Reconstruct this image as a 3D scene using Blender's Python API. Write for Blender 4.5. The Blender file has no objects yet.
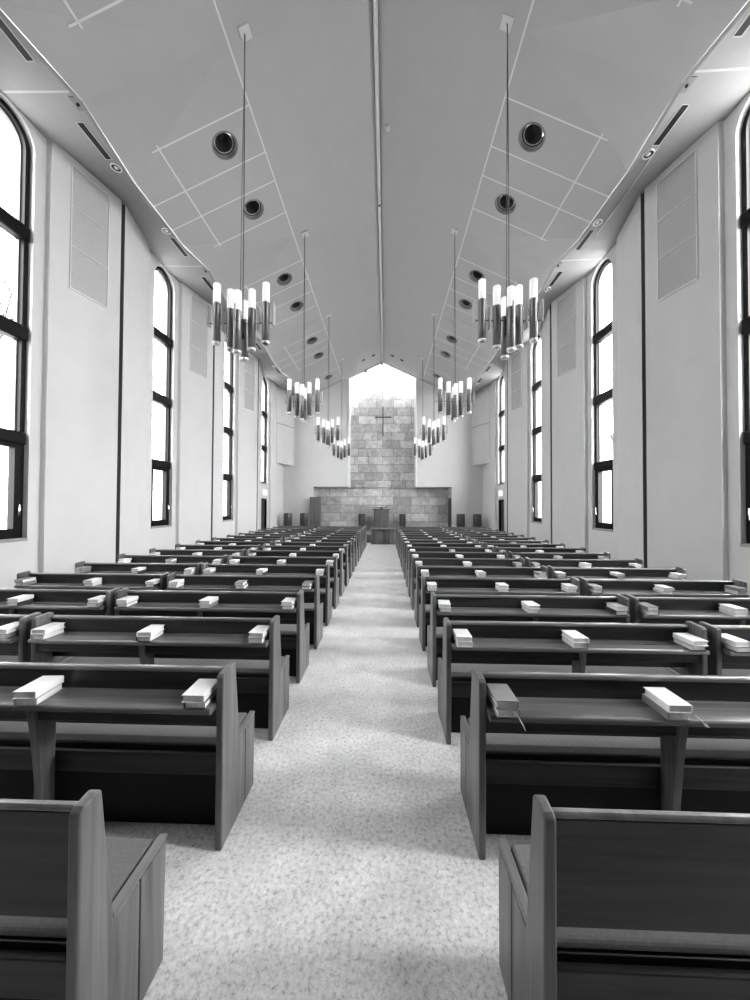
import bpy, bmesh, math, random
from mathutils import Vector, Matrix
random.seed(7)
scene = bpy.context.scene
COL = scene.collection
PI = math.pi

# ------------------------------------------------------------------ materials
def srgb(v):
    return v / 12.92 if v <= 0.04045 else ((v + 0.055) / 1.055) ** 2.4

def new_mat(name):
    m = bpy.data.materials.new(name); m.use_nodes = True
    nt = m.node_tree
    return m, nt, nt.nodes['Principled BSDF']

def grey(v): return (v, v, v, 1)

def plain(name, v, rough=0.6, metal=0.0, noise=0.0, nscale=8.0, bump=0.0, bscale=60.0, spec=0.5):
    m, nt, b = new_mat(name)
    b.inputs['Base Color'].default_value = grey(v)
    b.inputs['Roughness'].default_value = rough
    b.inputs['Metallic'].default_value = metal
    b.inputs['Specular IOR Level'].default_value = spec
    tc = nt.nodes.new('ShaderNodeTexCoord')
    if noise:
        n = nt.nodes.new('ShaderNodeTexNoise'); n.inputs['Scale'].default_value = nscale
        n.inputs['Detail'].default_value = 6
        r = nt.nodes.new('ShaderNodeMapRange')
        r.inputs['From Min'].default_value = 0.3; r.inputs['From Max'].default_value = 0.7
        r.inputs['To Min'].default_value = v * (1 - noise); r.inputs['To Max'].default_value = min(1, v * (1 + noise))
        nt.links.new(tc.outputs['Object'], n.inputs['Vector'])
        nt.links.new(n.outputs['Fac'], r.inputs['Value'])
        nt.links.new(r.outputs['Result'], b.inputs['Base Color'])
    if bump:
        n2 = nt.nodes.new('ShaderNodeTexNoise'); n2.inputs['Scale'].default_value = bscale
        n2.inputs['Detail'].default_value = 4
        bp = nt.nodes.new('ShaderNodeBump'); bp.inputs['Strength'].default_value = bump
        bp.inputs['Distance'].default_value = 0.01
        nt.links.new(tc.outputs['Object'], n2.inputs['Vector'])
        nt.links.new(n2.outputs['Fac'], bp.inputs['Height'])
        nt.links.new(bp.outputs['Normal'], b.inputs['Normal'])
    return m

def wood(name, lo, hi, axis, rough=0.38, spec=0.5):
    """plank wood, grain running along the object axis given (0 x, 1 y, 2 z)"""
    m, nt, b = new_mat(name)
    tc = nt.nodes.new('ShaderNodeTexCoord')
    oi = nt.nodes.new('ShaderNodeObjectInfo')
    add = nt.nodes.new('ShaderNodeVectorMath'); add.operation = 'ADD'
    sc = nt.nodes.new('ShaderNodeVectorMath'); sc.operation = 'SCALE'
    comb = nt.nodes.new('ShaderNodeCombineXYZ')
    for k in range(3): nt.links.new(oi.outputs['Random'], comb.inputs[k])
    nt.links.new(comb.outputs[0], sc.inputs[0]); sc.inputs['Scale'].default_value = 9.0
    nt.links.new(tc.outputs['Object'], add.inputs[0]); nt.links.new(sc.outputs[0], add.inputs[1])
    mp = nt.nodes.new('ShaderNodeMapping')
    s = [26.0, 26.0, 26.0]; s[axis] = 1.3
    mp.inputs['Scale'].default_value = s
    nt.links.new(add.outputs[0], mp.inputs['Vector'])
    n = nt.nodes.new('ShaderNodeTexNoise'); n.inputs['Scale'].default_value = 1.0
    n.inputs['Detail'].default_value = 7; n.inputs['Roughness'].default_value = 0.62
    n.inputs['Distortion'].default_value = 0.6
    nt.links.new(mp.outputs[0], n.inputs['Vector'])
    # broad boards
    mp2 = nt.nodes.new('ShaderNodeMapping')
    s2 = [7.5, 7.5, 7.5]; s2[axis] = 0.35
    mp2.inputs['Scale'].default_value = s2
    nt.links.new(add.outputs[0], mp2.inputs['Vector'])
    n2 = nt.nodes.new('ShaderNodeTexNoise'); n2.inputs['Scale'].default_value = 1.0; n2.inputs['Detail'].default_value = 2
    nt.links.new(mp2.outputs[0], n2.inputs['Vector'])
    mx = nt.nodes.new('ShaderNodeMath'); mx.operation = 'ADD'
    nt.links.new(n.outputs['Fac'], mx.inputs[0]); nt.links.new(n2.outputs['Fac'], mx.inputs[1])
    cr = nt.nodes.new('ShaderNodeMapRange')
    cr.inputs['From Min'].default_value = 0.72; cr.inputs['From Max'].default_value = 1.28
    cr.inputs['To Min'].default_value = lo; cr.inputs['To Max'].default_value = hi
    nt.links.new(mx.outputs[0], cr.inputs['Value'])
    nt.links.new(cr.outputs[0], b.inputs['Base Color'])
    bp = nt.nodes.new('ShaderNodeBump'); bp.inputs['Strength'].default_value = 0.12; bp.inputs['Distance'].default_value = 0.004
    nt.links.new(n.outputs['Fac'], bp.inputs['Height'])
    nt.links.new(bp.outputs['Normal'], b.inputs['Normal'])
    b.inputs['Roughness'].default_value = rough; b.inputs['Specular IOR Level'].default_value = spec
    return m

def floor_mat():
    m, nt, b = new_mat('marbled_linoleum')
    tc = nt.nodes.new('ShaderNodeTexCoord')
    n = nt.nodes.new('ShaderNodeTexNoise'); n.inputs['Scale'].default_value = 48; n.inputs['Detail'].default_value = 10
    n.inputs['Roughness'].default_value = 0.78; n.inputs['Distortion'].default_value = 0.15
    n2 = nt.nodes.new('ShaderNodeTexNoise'); n2.inputs['Scale'].default_value = 5; n2.inputs['Detail'].default_value = 5
    nt.links.new(tc.outputs['Object'], n.inputs['Vector']); nt.links.new(tc.outputs['Object'], n2.inputs['Vector'])
    cr = nt.nodes.new('ShaderNodeValToRGB')
    e = cr.color_ramp.elements
    e[0].position = 0.34; e[0].color = grey(0.26)
    e[1].position = 0.64; e[1].color = grey(0.92)
    e2 = cr.color_ramp.elements.new(0.47); e2.color = grey(0.70)
    nt.links.new(n.outputs['Fac'], cr.inputs['Fac'])
    mr = nt.nodes.new('ShaderNodeMapRange')
    mr.inputs['From Min'].default_value = 0.3; mr.inputs['From Max'].default_value = 0.7
    mr.inputs['To Min'].default_value = 0.86; mr.inputs['To Max'].default_value = 1.08
    nt.links.new(n2.outputs['Fac'], mr.inputs['Value'])
    mul = nt.nodes.new('ShaderNodeMix'); mul.data_type = 'RGBA'; mul.blend_type = 'MULTIPLY'; mul.inputs['Factor'].default_value = 1
    nt.links.new(cr.outputs['Color'], mul.inputs['A']); nt.links.new(mr.outputs['Result'], mul.inputs['B'])
    nt.links.new(mul.outputs['Result'], b.inputs['Base Color'])
    b.inputs['Roughness'].default_value = 0.30
    b.inputs['Specular IOR Level'].default_value = 0.7
    return m

def stone_mat():
    m, nt, b = new_mat('stone_blocks')
    tc = nt.nodes.new('ShaderNodeTexCoord')
    sep = nt.nodes.new('ShaderNodeSeparateXYZ'); nt.links.new(tc.outputs['Object'], sep.inputs[0])
    comb = nt.nodes.new('ShaderNodeCombineXYZ')
    nt.links.new(sep.outputs['X'], comb.inputs['X']); nt.links.new(sep.outputs['Z'], comb.inputs['Y'])
    br = nt.nodes.new('ShaderNodeTexBrick')
    br.inputs['Scale'].default_value = 1.0
    br.inputs['Brick Width'].default_value = 0.92; br.inputs['Row Height'].default_value = 0.425
    br.inputs['Mortar Size'].default_value = 0.012; br.inputs['Mortar Smooth'].default_value = 0.15
    br.inputs['Bias'].default_value = 0.0
    br.offset = 0.37; br.squash = 0.8; br.squash_frequency = 3
    br.inputs['Color1'].default_value = grey(0.42); br.inputs['Color2'].default_value = grey(0.74)
    br.inputs['Mortar'].default_value = grey(0.26)
    nt.links.new(comb.outputs[0], br.inputs['Vector'])
    n = nt.nodes.new('ShaderNodeTexNoise'); n.inputs['Scale'].default_value = 3.4; n.inputs['Detail'].default_value = 9
    n.inputs['Roughness'].default_value = 0.65; n.inputs['Distortion'].default_value = 1.2
    nt.links.new(tc.outputs['Object'], n.inputs['Vector'])
    mr = nt.nodes.new('ShaderNodeMapRange'); mr.inputs['From Min'].default_value = 0.3; mr.inputs['From Max'].default_value = 0.7
    mr.inputs['To Min'].default_value = 0.62; mr.inputs['To Max'].default_value = 1.2
    nt.links.new(n.outputs['Fac'], mr.inputs['Value'])
    mul = nt.nodes.new('ShaderNodeMix'); mul.data_type = 'RGBA'; mul.blend_type = 'MULTIPLY'; mul.inputs['Factor'].default_value = 1
    nt.links.new(br.outputs['Color'], mul.inputs['A']); nt.links.new(mr.outputs['Result'], mul.inputs['B'])
    nt.links.new(mul.outputs['Result'], b.inputs['Base Color'])
    inv = nt.nodes.new('ShaderNodeMath'); inv.operation = 'MULTIPLY_ADD'
    nt.links.new(br.outputs['Fac'], inv.inputs[0]); inv.inputs[1].default_value = -1.2
    nt.links.new(n.outputs['Fac'], inv.inputs[2])
    bp = nt.nodes.new('ShaderNodeBump'); bp.inputs['Strength'].default_value = 0.5; bp.inputs['Distance'].default_value = 0.03
    nt.links.new(inv.outputs[0], bp.inputs['Height']); nt.links.new(bp.outputs['Normal'], b.inputs['Normal'])
    b.inputs['Roughness'].default_value = 0.75
    return m

def glass_mat(nm='window_glass', tint=0.94):
    m = bpy.data.materials.new(nm); m.use_nodes = True
    nt = m.node_tree; nt.nodes.clear()
    out = nt.nodes.new('ShaderNodeOutputMaterial')
    tr = nt.nodes.new('ShaderNodeBsdfTransparent'); tr.inputs['Color'].default_value = grey(tint)
    gl = nt.nodes.new('ShaderNodeBsdfGlossy'); gl.inputs['Roughness'].default_value = 0.02
    lw = nt.nodes.new('ShaderNodeLayerWeight'); lw.inputs['Blend'].default_value = 0.5
    pw = nt.nodes.new('ShaderNodeMath'); pw.operation = 'POWER'; pw.inputs[1].default_value = 5.0
    nt.links.new(lw.outputs['Facing'], pw.inputs[0])
    fr = nt.nodes.new('ShaderNodeMath'); fr.operation = 'MULTIPLY_ADD'; fr.inputs[1].default_value = 0.8; fr.inputs[2].default_value = 0.05
    nt.links.new(pw.outputs[0], fr.inputs[0])
    mx = nt.nodes.new('ShaderNodeMixShader')
    nt.links.new(fr.outputs[0], mx.inputs['Fac']); nt.links.new(tr.outputs[0], mx.inputs[1]); nt.links.new(gl.outputs[0], mx.inputs[2])
    nt.links.new(mx.outputs[0], out.inputs['Surface'])
    return m

def lamp_glass_mat():
    m, nt, b = new_mat('opal_glass')
    b.inputs['Base Color'].default_value = grey(0.85)
    b.inputs['Roughness'].default_value = 0.25
    b.inputs['Emission Color'].default_value = grey(1.0)
    b.inputs['Emission Strength'].default_value = LAMP
    return m

def exit_mat():
    m, nt, b = new_mat('sign_lightbox')
    b.inputs['Base Color'].default_value = grey(0.8)
    b.inputs['Emission Color'].default_value = grey(1.0)
    b.inputs['Emission Strength'].default_value = 0.03
    return m

LAMP = 0.01
M = dict(
    wall=plain('white_plaster', 0.60, 0.85, noise=0.02, nscale=3, bump=0.05, bscale=120),
    ceil=plain('ceiling_board', 0.40, 0.8, noise=0.02, nscale=3),
    joint=plain('ceiling_joint', 0.66, 0.7),
    soffit=plain('soffit_board', 0.33, 0.7, noise=0.02),
    soffit_joint=plain('soffit_joint', 0.55, 0.6),
    lip=plain('eave_edge', 0.26, 0.8),
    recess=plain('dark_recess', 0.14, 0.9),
    panel=plain('acoustic_board', 0.43, 0.95, noise=0.05, nscale=40, bump=0.1, bscale=200),
    panel_edge=plain('panel_edge', 0.74, 0.8),
    niche=plain('niche_white', 0.80, 0.8),
    floor=floor_mat(), stone=stone_mat(),
    platform=plain('platform_carpet', 0.16, 0.9, noise=0.1, nscale=30),
    wood_x_shaded=wood('pew_wood_lengthwise_shaded', 0.008, 0.046, 0, 0.4, 0.25),  # pew wood darkened, shade on the backs put into the colour
    wood_z_lit=wood('pew_wood_upright_lit', 0.045, 0.175, 2, 0.38, 0.4),  # same pew wood lightened, light on the end faces put into the colour
    wood_ledge_lit=wood('pew_wood_ledge_lit', 0.075, 0.21, 0, 0.27, 0.6),  # lit copy of the pew wood, glare on the ledges put into the colour
    wood_shade=plain('pew_wood_seat_shade', 0.007, 0.6, spec=0.15),  # near-black copy, deep shade under the seats put into the colour
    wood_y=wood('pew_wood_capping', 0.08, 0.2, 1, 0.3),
    wood_mid=wood('furniture_wood', 0.07, 0.19, 2, 0.4),
    wood_dark=wood('dark_furniture_wood', 0.03, 0.09, 2, 0.4),
    cushion=plain('seat_fabric', 0.15, 0.95, noise=0.12, nscale=90, bump=0.15, bscale=300),
    frame=plain('black_window_frame', 0.004, 0.5, spec=0.15),
    sash=plain('grey_sash', 0.16, 0.5),
    sill=plain('stone_sill', 0.3, 0.5),
    chrome=plain('bright_metal', 0.75, 0.22, 1.0),
    tube=plain('brushed_metal_tube', 0.24, 0.42, 1.0),
    fin=plain('pale_metal_fin', 0.42, 0.5, 0.3),
    ring=plain('polished_ring', 0.85, 0.3, 0.6),
    black=plain('black_metal', 0.012, 0.45),
    cable=plain('grey_cable', 0.04, 0.5),
    fitting=plain('pale_fitting', 0.6, 0.5),
    vent=plain('dark_slot', 0.012, 0.7),
    slat=plain('slot_bar', 0.07, 0.5, 0.5),
    book_glare=plain('glare_book_cover', 0.85, 0.3),  # window glare on the covers put into a pale colour
    book_grey=plain('grey_book_cover', 0.24, 0.32),
    book_dark=plain('dark_book_cover', 0.05, 0.3),
    pages=plain('book_pages', 0.78, 0.85, noise=0.1, nscale=120),
    ribbon=plain('book_ribbon', 0.55, 0.6),
    door=plain('dark_door', 0.03, 0.5), glass=glass_mat(), skyglass=glass_mat('skylight_glass', 0.37), lamp=lamp_glass_mat(), exit=exit_mat(),
    bark=plain('twig_bark', 0.02, 0.9),
)

# ------------------------------------------------------------------ mesh helpers
class MB:
    def __init__(self): self.bm = bmesh.new(); self.mi = 0
    def face(self, pts, mi=None):
        vs = [self.bm.verts.new(p) for p in pts]
        try:
            f = self.bm.faces.new(vs); f.material_index = self.mi if mi is None else mi
            return f
        except ValueError: return None
    def box(self, x0, x1, y0, y1, z0, z1):
        v = [self.bm.verts.new((x, y, z)) for x in (x0, x1) for y in (y0, y1) for z in (z0, z1)]
        for q in ((0,1,3,2),(4,6,7,5),(0,4,5,1),(2,3,7,6),(0,2,6,4),(1,5,7,3)):
            f = self.bm.faces.new([v[i] for i in q]); f.material_index = self.mi
        return self
    def prism(self, poly, axis, a, b):
        """poly: 2-D outline; axis 0: outline is (y,z) extruded in x; 1: (x,z) in y; 2: (x,y) in z"""
        def P(p, t):
            return {0: (t, p[0], p[1]), 1: (p[0], t, p[1]), 2: (p[0], p[1], t)}[axis]
        A = [self.bm.verts.new(P(p, a)) for p in poly]; B = [self.bm.verts.new(P(p, b)) for p in poly]
        n = len(poly)
        fs = [self.bm.faces.new(A[::-1]), self.bm.faces.new(B)]
        for i in range(n): fs.append(self.bm.faces.new([A[i], A[(i+1) % n], B[(i+1) % n], B[i]]))
        for f in fs: f.material_index = self.mi
        return self
    def lathe(self, prof, c=(0,0,0), seg=24, smooth=True):
        """prof: list of (r,z)"""
        rings = []
        for r, z in prof:
            if r < 1e-6: rings.append([self.bm.verts.new((c[0], c[1], c[2]+z))])
            else: rings.append([self.bm.verts.new((c[0]+r*math.cos(2*PI*k/seg), c[1]+r*math.sin(2*PI*k/seg), c[2]+z)) for k in range(seg)])
        for a, b in zip(rings, rings[1:]):
            for k in range(seg):
                k2 = (k+1) % seg
                if len(a) == 1 and len(b) == 1: continue
                if len(a) == 1: f = self.bm.faces.new([a[0], b[k], b[k2]])
                elif len(b) == 1: f = self.bm.faces.new([a[k], b[0], a[k2]])
                else: f = self.bm.faces.new([a[k], b[k], b[k2], a[k2]])
                f.smooth = smooth; f.material_index = self.mi
        return self
    def tube(self, pts, r, seg=8):
        pts = [Vector(p) for p in pts]; prev = None
        n0 = None
        for i, p in enumerate(pts):
            d = (pts[min(i+1, len(pts)-1)] - pts[max(i-1, 0)]).normalized()
            ref = Vector((0,0,1)) if abs(d.z) < 0.9 else Vector((1,0,0))
            u = d.cross(ref).normalized(); w = d.cross(u)
            rr = r[i] if isinstance(r, (list, tuple)) else r
            ring = [self.bm.verts.new(p + (u*math.cos(2*PI*k/seg) + w*math.sin(2*PI*k/seg))*rr) for k in range(seg)]
            if prev:
                for k in range(seg):
                    f = self.bm.faces.new([prev[k], prev[(k+1)%seg], ring[(k+1)%seg], ring[k]]); f.smooth = True; f.material_index = self.mi
            else:
                f = self.bm.faces.new(ring[::-1]); f.material_index = self.mi
            prev = ring
        f = self.bm.faces.new(prev); f.material_index = self.mi
        return self
    def build(self, name, mats, parent=None, bevel=0.0, loc=None, fix=True, seg=2):
        if fix: bmesh.ops.recalc_face_normals(self.bm, faces=self.bm.faces)
        me = bpy.data.meshes.new(name); self.bm.to_mesh(me); self.bm.free()
        if not isinstance(mats, (list, tuple)): mats = [mats]
        for m in mats: me.materials.append(m)
        o = bpy.data.objects.new(name, me); COL.objects.link(o)
        if parent: o.parent = parent
        if loc: o.location = loc
        if bevel:
            md = o.modifiers.new('bevel', 'BEVEL'); md.width = bevel; md.segments = seg; md.limit_method = 'ANGLE'
            md.angle_limit = math.radians(40)
        return o

def tag(o, label=None, cat=None, group=None, kind=None):
    if label: o['label'] = label
    if cat: o['category'] = cat
    if group: o['group'] = group
    if kind: o['kind'] = kind
    return o
def empty(name, loc, rz=0.0):
    o = bpy.data.objects.new(name, None); COL.objects.link(o)
    o.location = loc; o.rotation_euler = (0, 0, rz); o.empty_display_size = 0.1
    return o
def struct(o, label, cat='structure'):
    return tag(o, label, cat, kind='structure')
def copy_tree(o, parent=None):
    c = o.copy(); COL.objects.link(c)
    if parent is not None: c.parent = parent
    for ch in list(o.children): copy_tree(ch, c)
    return c

ORD = ['zeroth','first','second','third','fourth','fifth','sixth','seventh','eighth','ninth','tenth','eleventh',
       'twelfth','thirteenth','fourteenth','fifteenth','sixteenth','seventeenth','eighteenth','nineteenth']
SIDE = {-1: 'left', 1: 'right'}

# ------------------------------------------------------------------ dimensions (metres, y runs up the nave)
P = 3.45
ZW = [4.52 + P*k for k in range(-2, 4)]          # window centres along the nave
BAYH = 0.61; XB = 5.05; XP = 4.965; XA = 4.70; SLOT = 0.045
Y0 = ZW[0] - P/2; YB = 17.4; YS = 18.3
HSOF = 7.25
RIDGE = 8.85; SL = 0.47
JX = 1.98; EX = 3.99
def roof(x): return RIDGE - SL*abs(x)
JZ = roof(JX); EZ = roof(EX)

# ------------------------------------------------------------------ floor, platform
f = MB(); f.box(-5.4, 5.4, Y0-0.3, YS+0.2, -0.2, 0.0)
struct(f.build('floor', M['floor']), 'pale speckled marbled linoleum floor of the nave and centre aisle', 'floor')
pf = MB(); pf.prism([(-4.95,15.75),(4.95,15.75),(4.95,YB),(3.42,YB),(3.42,YS-0.01),(-3.42,YS-0.01),(-3.42,YB),(-4.95,YB)], 2, 0.0, 0.36)
pf.box(-0.4, 0.55, 15.5, 15.75, 0.0, 0.18)
struct(pf.build('trim_1', M['platform']), 'dark low chancel platform in front of the stone wall', 'platform')

# ------------------------------------------------------------------ side walls with folded piers and arched openings
WHW = 0.38; SILL = 1.15; SPRING = 6.85; REV = 0.26
WOFF = 0.06
def arch_pts(zc, hw, spring, n=16):
    return [(zc + hw*math.cos(PI - PI*i/n), spring + hw*math.sin(PI*i/n)) for i in range(n+1)]   # low z to high z
def side_wall(sg):
    mb = MB()
    def q(pts, mi=0): mb.face([(sg*p[0], p[1], p[2]) for p in pts], mi)
    top = HSOF + 0.12
    for k, zc in enumerate(ZW):
        last = (k == len(ZW)-1)
        a, b = zc-BAYH, zc+BAYH
        sill = 2.6 if last else SILL
        wc = zc+WOFF; l, r = wc-WHW, wc+WHW
        if k == 0:
            q([(XB,a,0),(XB,b,0),(XB,b,top),(XB,a,top)])
            q([(XB,b,0),(XP,b,0),(XP,b,top),(XB,b,top)]); q([(XB,a,0),(XP,a,0),(XP,a,top),(XB,a,top)])
            z2 = ZW[1]-BAYH; q([(XP,b,0),(XA,(b+z2)/2,0),(XA,(b+z2)/2,top),(XP,b,top)]); q([(XA,(b+z2)/2,0),(XP,z2,0),(XP,z2,top),(XA,(b+z2)/2,top)])
            continue
        q([(XB,a,0),(XB,l,0),(XB,l,top),(XB,a,top)]); q([(XB,r,0),(XB,b,0),(XB,b,top),(XB,r,top)])
        if last:
            dz0, dz1, dh = wc-0.36, wc+0.36, 1.95
            q([(XB,l,dh),(XB,r,dh),(XB,r,sill),(XB,l,sill)])
            q([(XB,l,0),(XB,dz0,0),(XB,dz0,dh),(XB,l,dh)]); q([(XB,dz1,0),(XB,r,0),(XB,r,dh),(XB,dz1,dh)])
            x2 = XB+0.16
            q([(XB,dz0,0),(x2,dz0,0),(x2,dz0,dh),(XB,dz0,dh)]); q([(XB,dz1,0),(x2,dz1,0),(x2,dz1,dh),(XB,dz1,dh)])
            q([(XB,dz0,dh),(x2,dz0,dh),(x2,dz1,dh),(XB,dz1,dh)])
        else:
            q([(XB,l,0),(XB,r,0),(XB,r,sill),(XB,l,sill)])
        ap = arch_pts(wc, WHW, SPRING)
        for (z0,h0),(z1,h1) in zip(ap, ap[1:]):
            q([(XB,z0,h0),(XB,z1,h1),(XB,z1,top),(XB,z0,top)])
            q([(XB,z0,h0),(XB+REV,z0,h0),(XB+REV,z1,h1),(XB,z1,h1)])
        q([(XB,l,sill),(XB+REV,l,sill),(XB+REV,l,SPRING),(XB,l,SPRING)])
        q([(XB,r,sill),(XB+REV,r,sill),(XB+REV,r,SPRING),(XB,r,SPRING)])
        q([(XB,l,sill),(XB+REV,l,sill),(XB+REV,r,sill),(XB,r,sill)])
        # steps to the piers
        q([(XB,a,0),(XP,a,0),(XP,a,top),(XB,a,top)]); q([(XB,b,0),(XP,b,0),(XP,b,top),(XB,b,top)])
        if not last:
            z2 = ZW[k+1]-BAYH; zm = (b+z2)/2
            q([(XP,b,0),(XA,zm-SLOT,0),(XA,zm-SLOT,top),(XP,b,top)])
            q([(XA,zm+SLOT,0),(XP,z2,0),(XP,z2,top),(XA,zm+SLOT,top)])
            xd = XA+0.12
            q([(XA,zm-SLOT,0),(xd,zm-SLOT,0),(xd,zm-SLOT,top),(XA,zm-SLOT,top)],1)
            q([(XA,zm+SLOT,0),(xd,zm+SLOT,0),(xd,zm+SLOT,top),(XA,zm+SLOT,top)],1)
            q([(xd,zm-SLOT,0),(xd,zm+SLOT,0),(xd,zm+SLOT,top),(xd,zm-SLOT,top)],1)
    # ends
    q([(XP,Y0,0),(XP,ZW[0]-BAYH,0),(XP,ZW[0]-BAYH,top),(XP,Y0,top)])
    q([(XP,ZW[-1]+BAYH,0),(XP,YB+0.1,0),(XP,YB+0.1,top),(XP,ZW[-1]+BAYH,top)])
    o = mb.build('wall_'+SIDE[sg], [M['wall'], M['recess']], fix=False)
    struct(o, f'white plastered {SIDE[sg]} wall of folded piers between tall arched windows', 'wall')
for sg in (-1, 1): side_wall(sg)

# rear wall behind the viewer
mb = MB(); mb.face([(-5.2,Y0,0),(5.2,Y0,0),(5.2,Y0,7.4),(4.0,Y0,7.4),(0,Y0,RIDGE+0.1),(-4.0,Y0,7.4),(-5.2,Y0,7.4)])
struct(mb.build('wall_rear', M['wood_dark']), 'dark wooden rear wall of the nave behind the pews', 'wall')

shade_gallery = MB(); shade_gallery.box(-4.6, 4.6, Y0+0.02, 0.55, 3.15, 3.45); shade_gallery.box(-4.6, 4.6, 0.45, 0.55, 3.45, 4.3)  # added out of view to darken the backs of the nearest pews
struct(shade_gallery.build('trim_2', M['wood_dark']), 'unseen dark wooden gallery added over the nave rear to shade the nearest pews', 'added gallery')

# back wall: white flanks, recess and niche sides
NX = 1.66; RX = 3.44; RH = 2.6
mb = MB()
for sg in (-1, 1):
    def q(pts): mb.face([(sg*p[0], p[1], p[2]) for p in pts])
    q([(NX,YB,RH),(XB,YB,RH),(XB,YB,HSOF+0.1),(EX,YB,HSOF+0.1),(EX,YB,EZ),(NX,YB,roof(NX))])
    q([(RX,YB,0),(XB,YB,0),(XB,YB,RH),(RX,YB,RH)])
    q([(NX,YB,RH),(RX,YB,RH),(RX,YS,RH),(NX,YS,RH)])
    q([(RX,YB,0),(RX,YS,0),(RX,YS,RH),(RX,YB,RH)])
    q([(NX,YB,RH),(NX,YS,RH),(NX,YS,roof(NX)+0.05),(NX,YB,roof(NX)+0.05)])
struct(mb.build('wall_back', M['wall'], fix=False), 'white back wall flanking the tall stone niche', 'wall')
mb = MB(); mb.box(-RX-0.05, RX+0.05, YS, YS+0.3, 0.0, RH+0.02)
mb.prism([(-NX-0.05,RH),(NX+0.05,RH),(NX+0.05,roof(NX)+0.02),(0,RIDGE+0.02),(-NX-0.05,roof(NX)+0.02)], 1, YS, YS+0.3)
struct(mb.build('wall_stone', M['stone']), 'wall of large grey stone blocks inside the gabled niche', 'wall')

# skylight over the niche: white gable frame, sloping panes
sk = MB()
for sg in (-1, 1):
    def q(pts): sk.face([(sg*p[0], p[1], p[2]) for p in pts])
    # raised lip round the opening
    sk.prism([(sg*0.0, RIDGE-0.05), (sg*0.0, RIDGE+0.0), (sg*(NX+0.08), roof(NX+0.08)), (sg*(NX+0.08), roof(NX+0.08)-0.14), (sg*(NX+0.02), roof(NX+0.08)-0.14), (sg*(NX+0.02), roof(NX+0.02)-0.05)], 1, YB-0.05, YB+0.04)
    sk.prism([(sg*0.0, RIDGE-0.03), (sg*0.0, RIDGE+0.03), (sg*NX, roof(NX)+0.03), (sg*NX, roof(NX)-0.03)], 1, YS-0.08, YS-0.005)
    sk.box(min(sg*(NX-0.005), sg*(NX+0.06)), max(sg*(NX-0.005), sg*(NX+0.06)), YB-0.03, YB+0.03, RH, roof(NX)-0.08)
o = sk.build('window_skylight', M['niche'])
struct(o, 'white gabled skylight frame at the top of the stone niche', 'window')
for sg in (-1, 1):
    mb = MB(); mb.face([(0,YB+0.03,RIDGE+0.035),(sg*NX,YB+0.03,roof(NX)+0.035),(sg*NX,YS-0.02,roof(NX)+0.035),(0,YS-0.02,RIDGE+0.035)])
    mb.build('pane', M['skyglass'], o)

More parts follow.
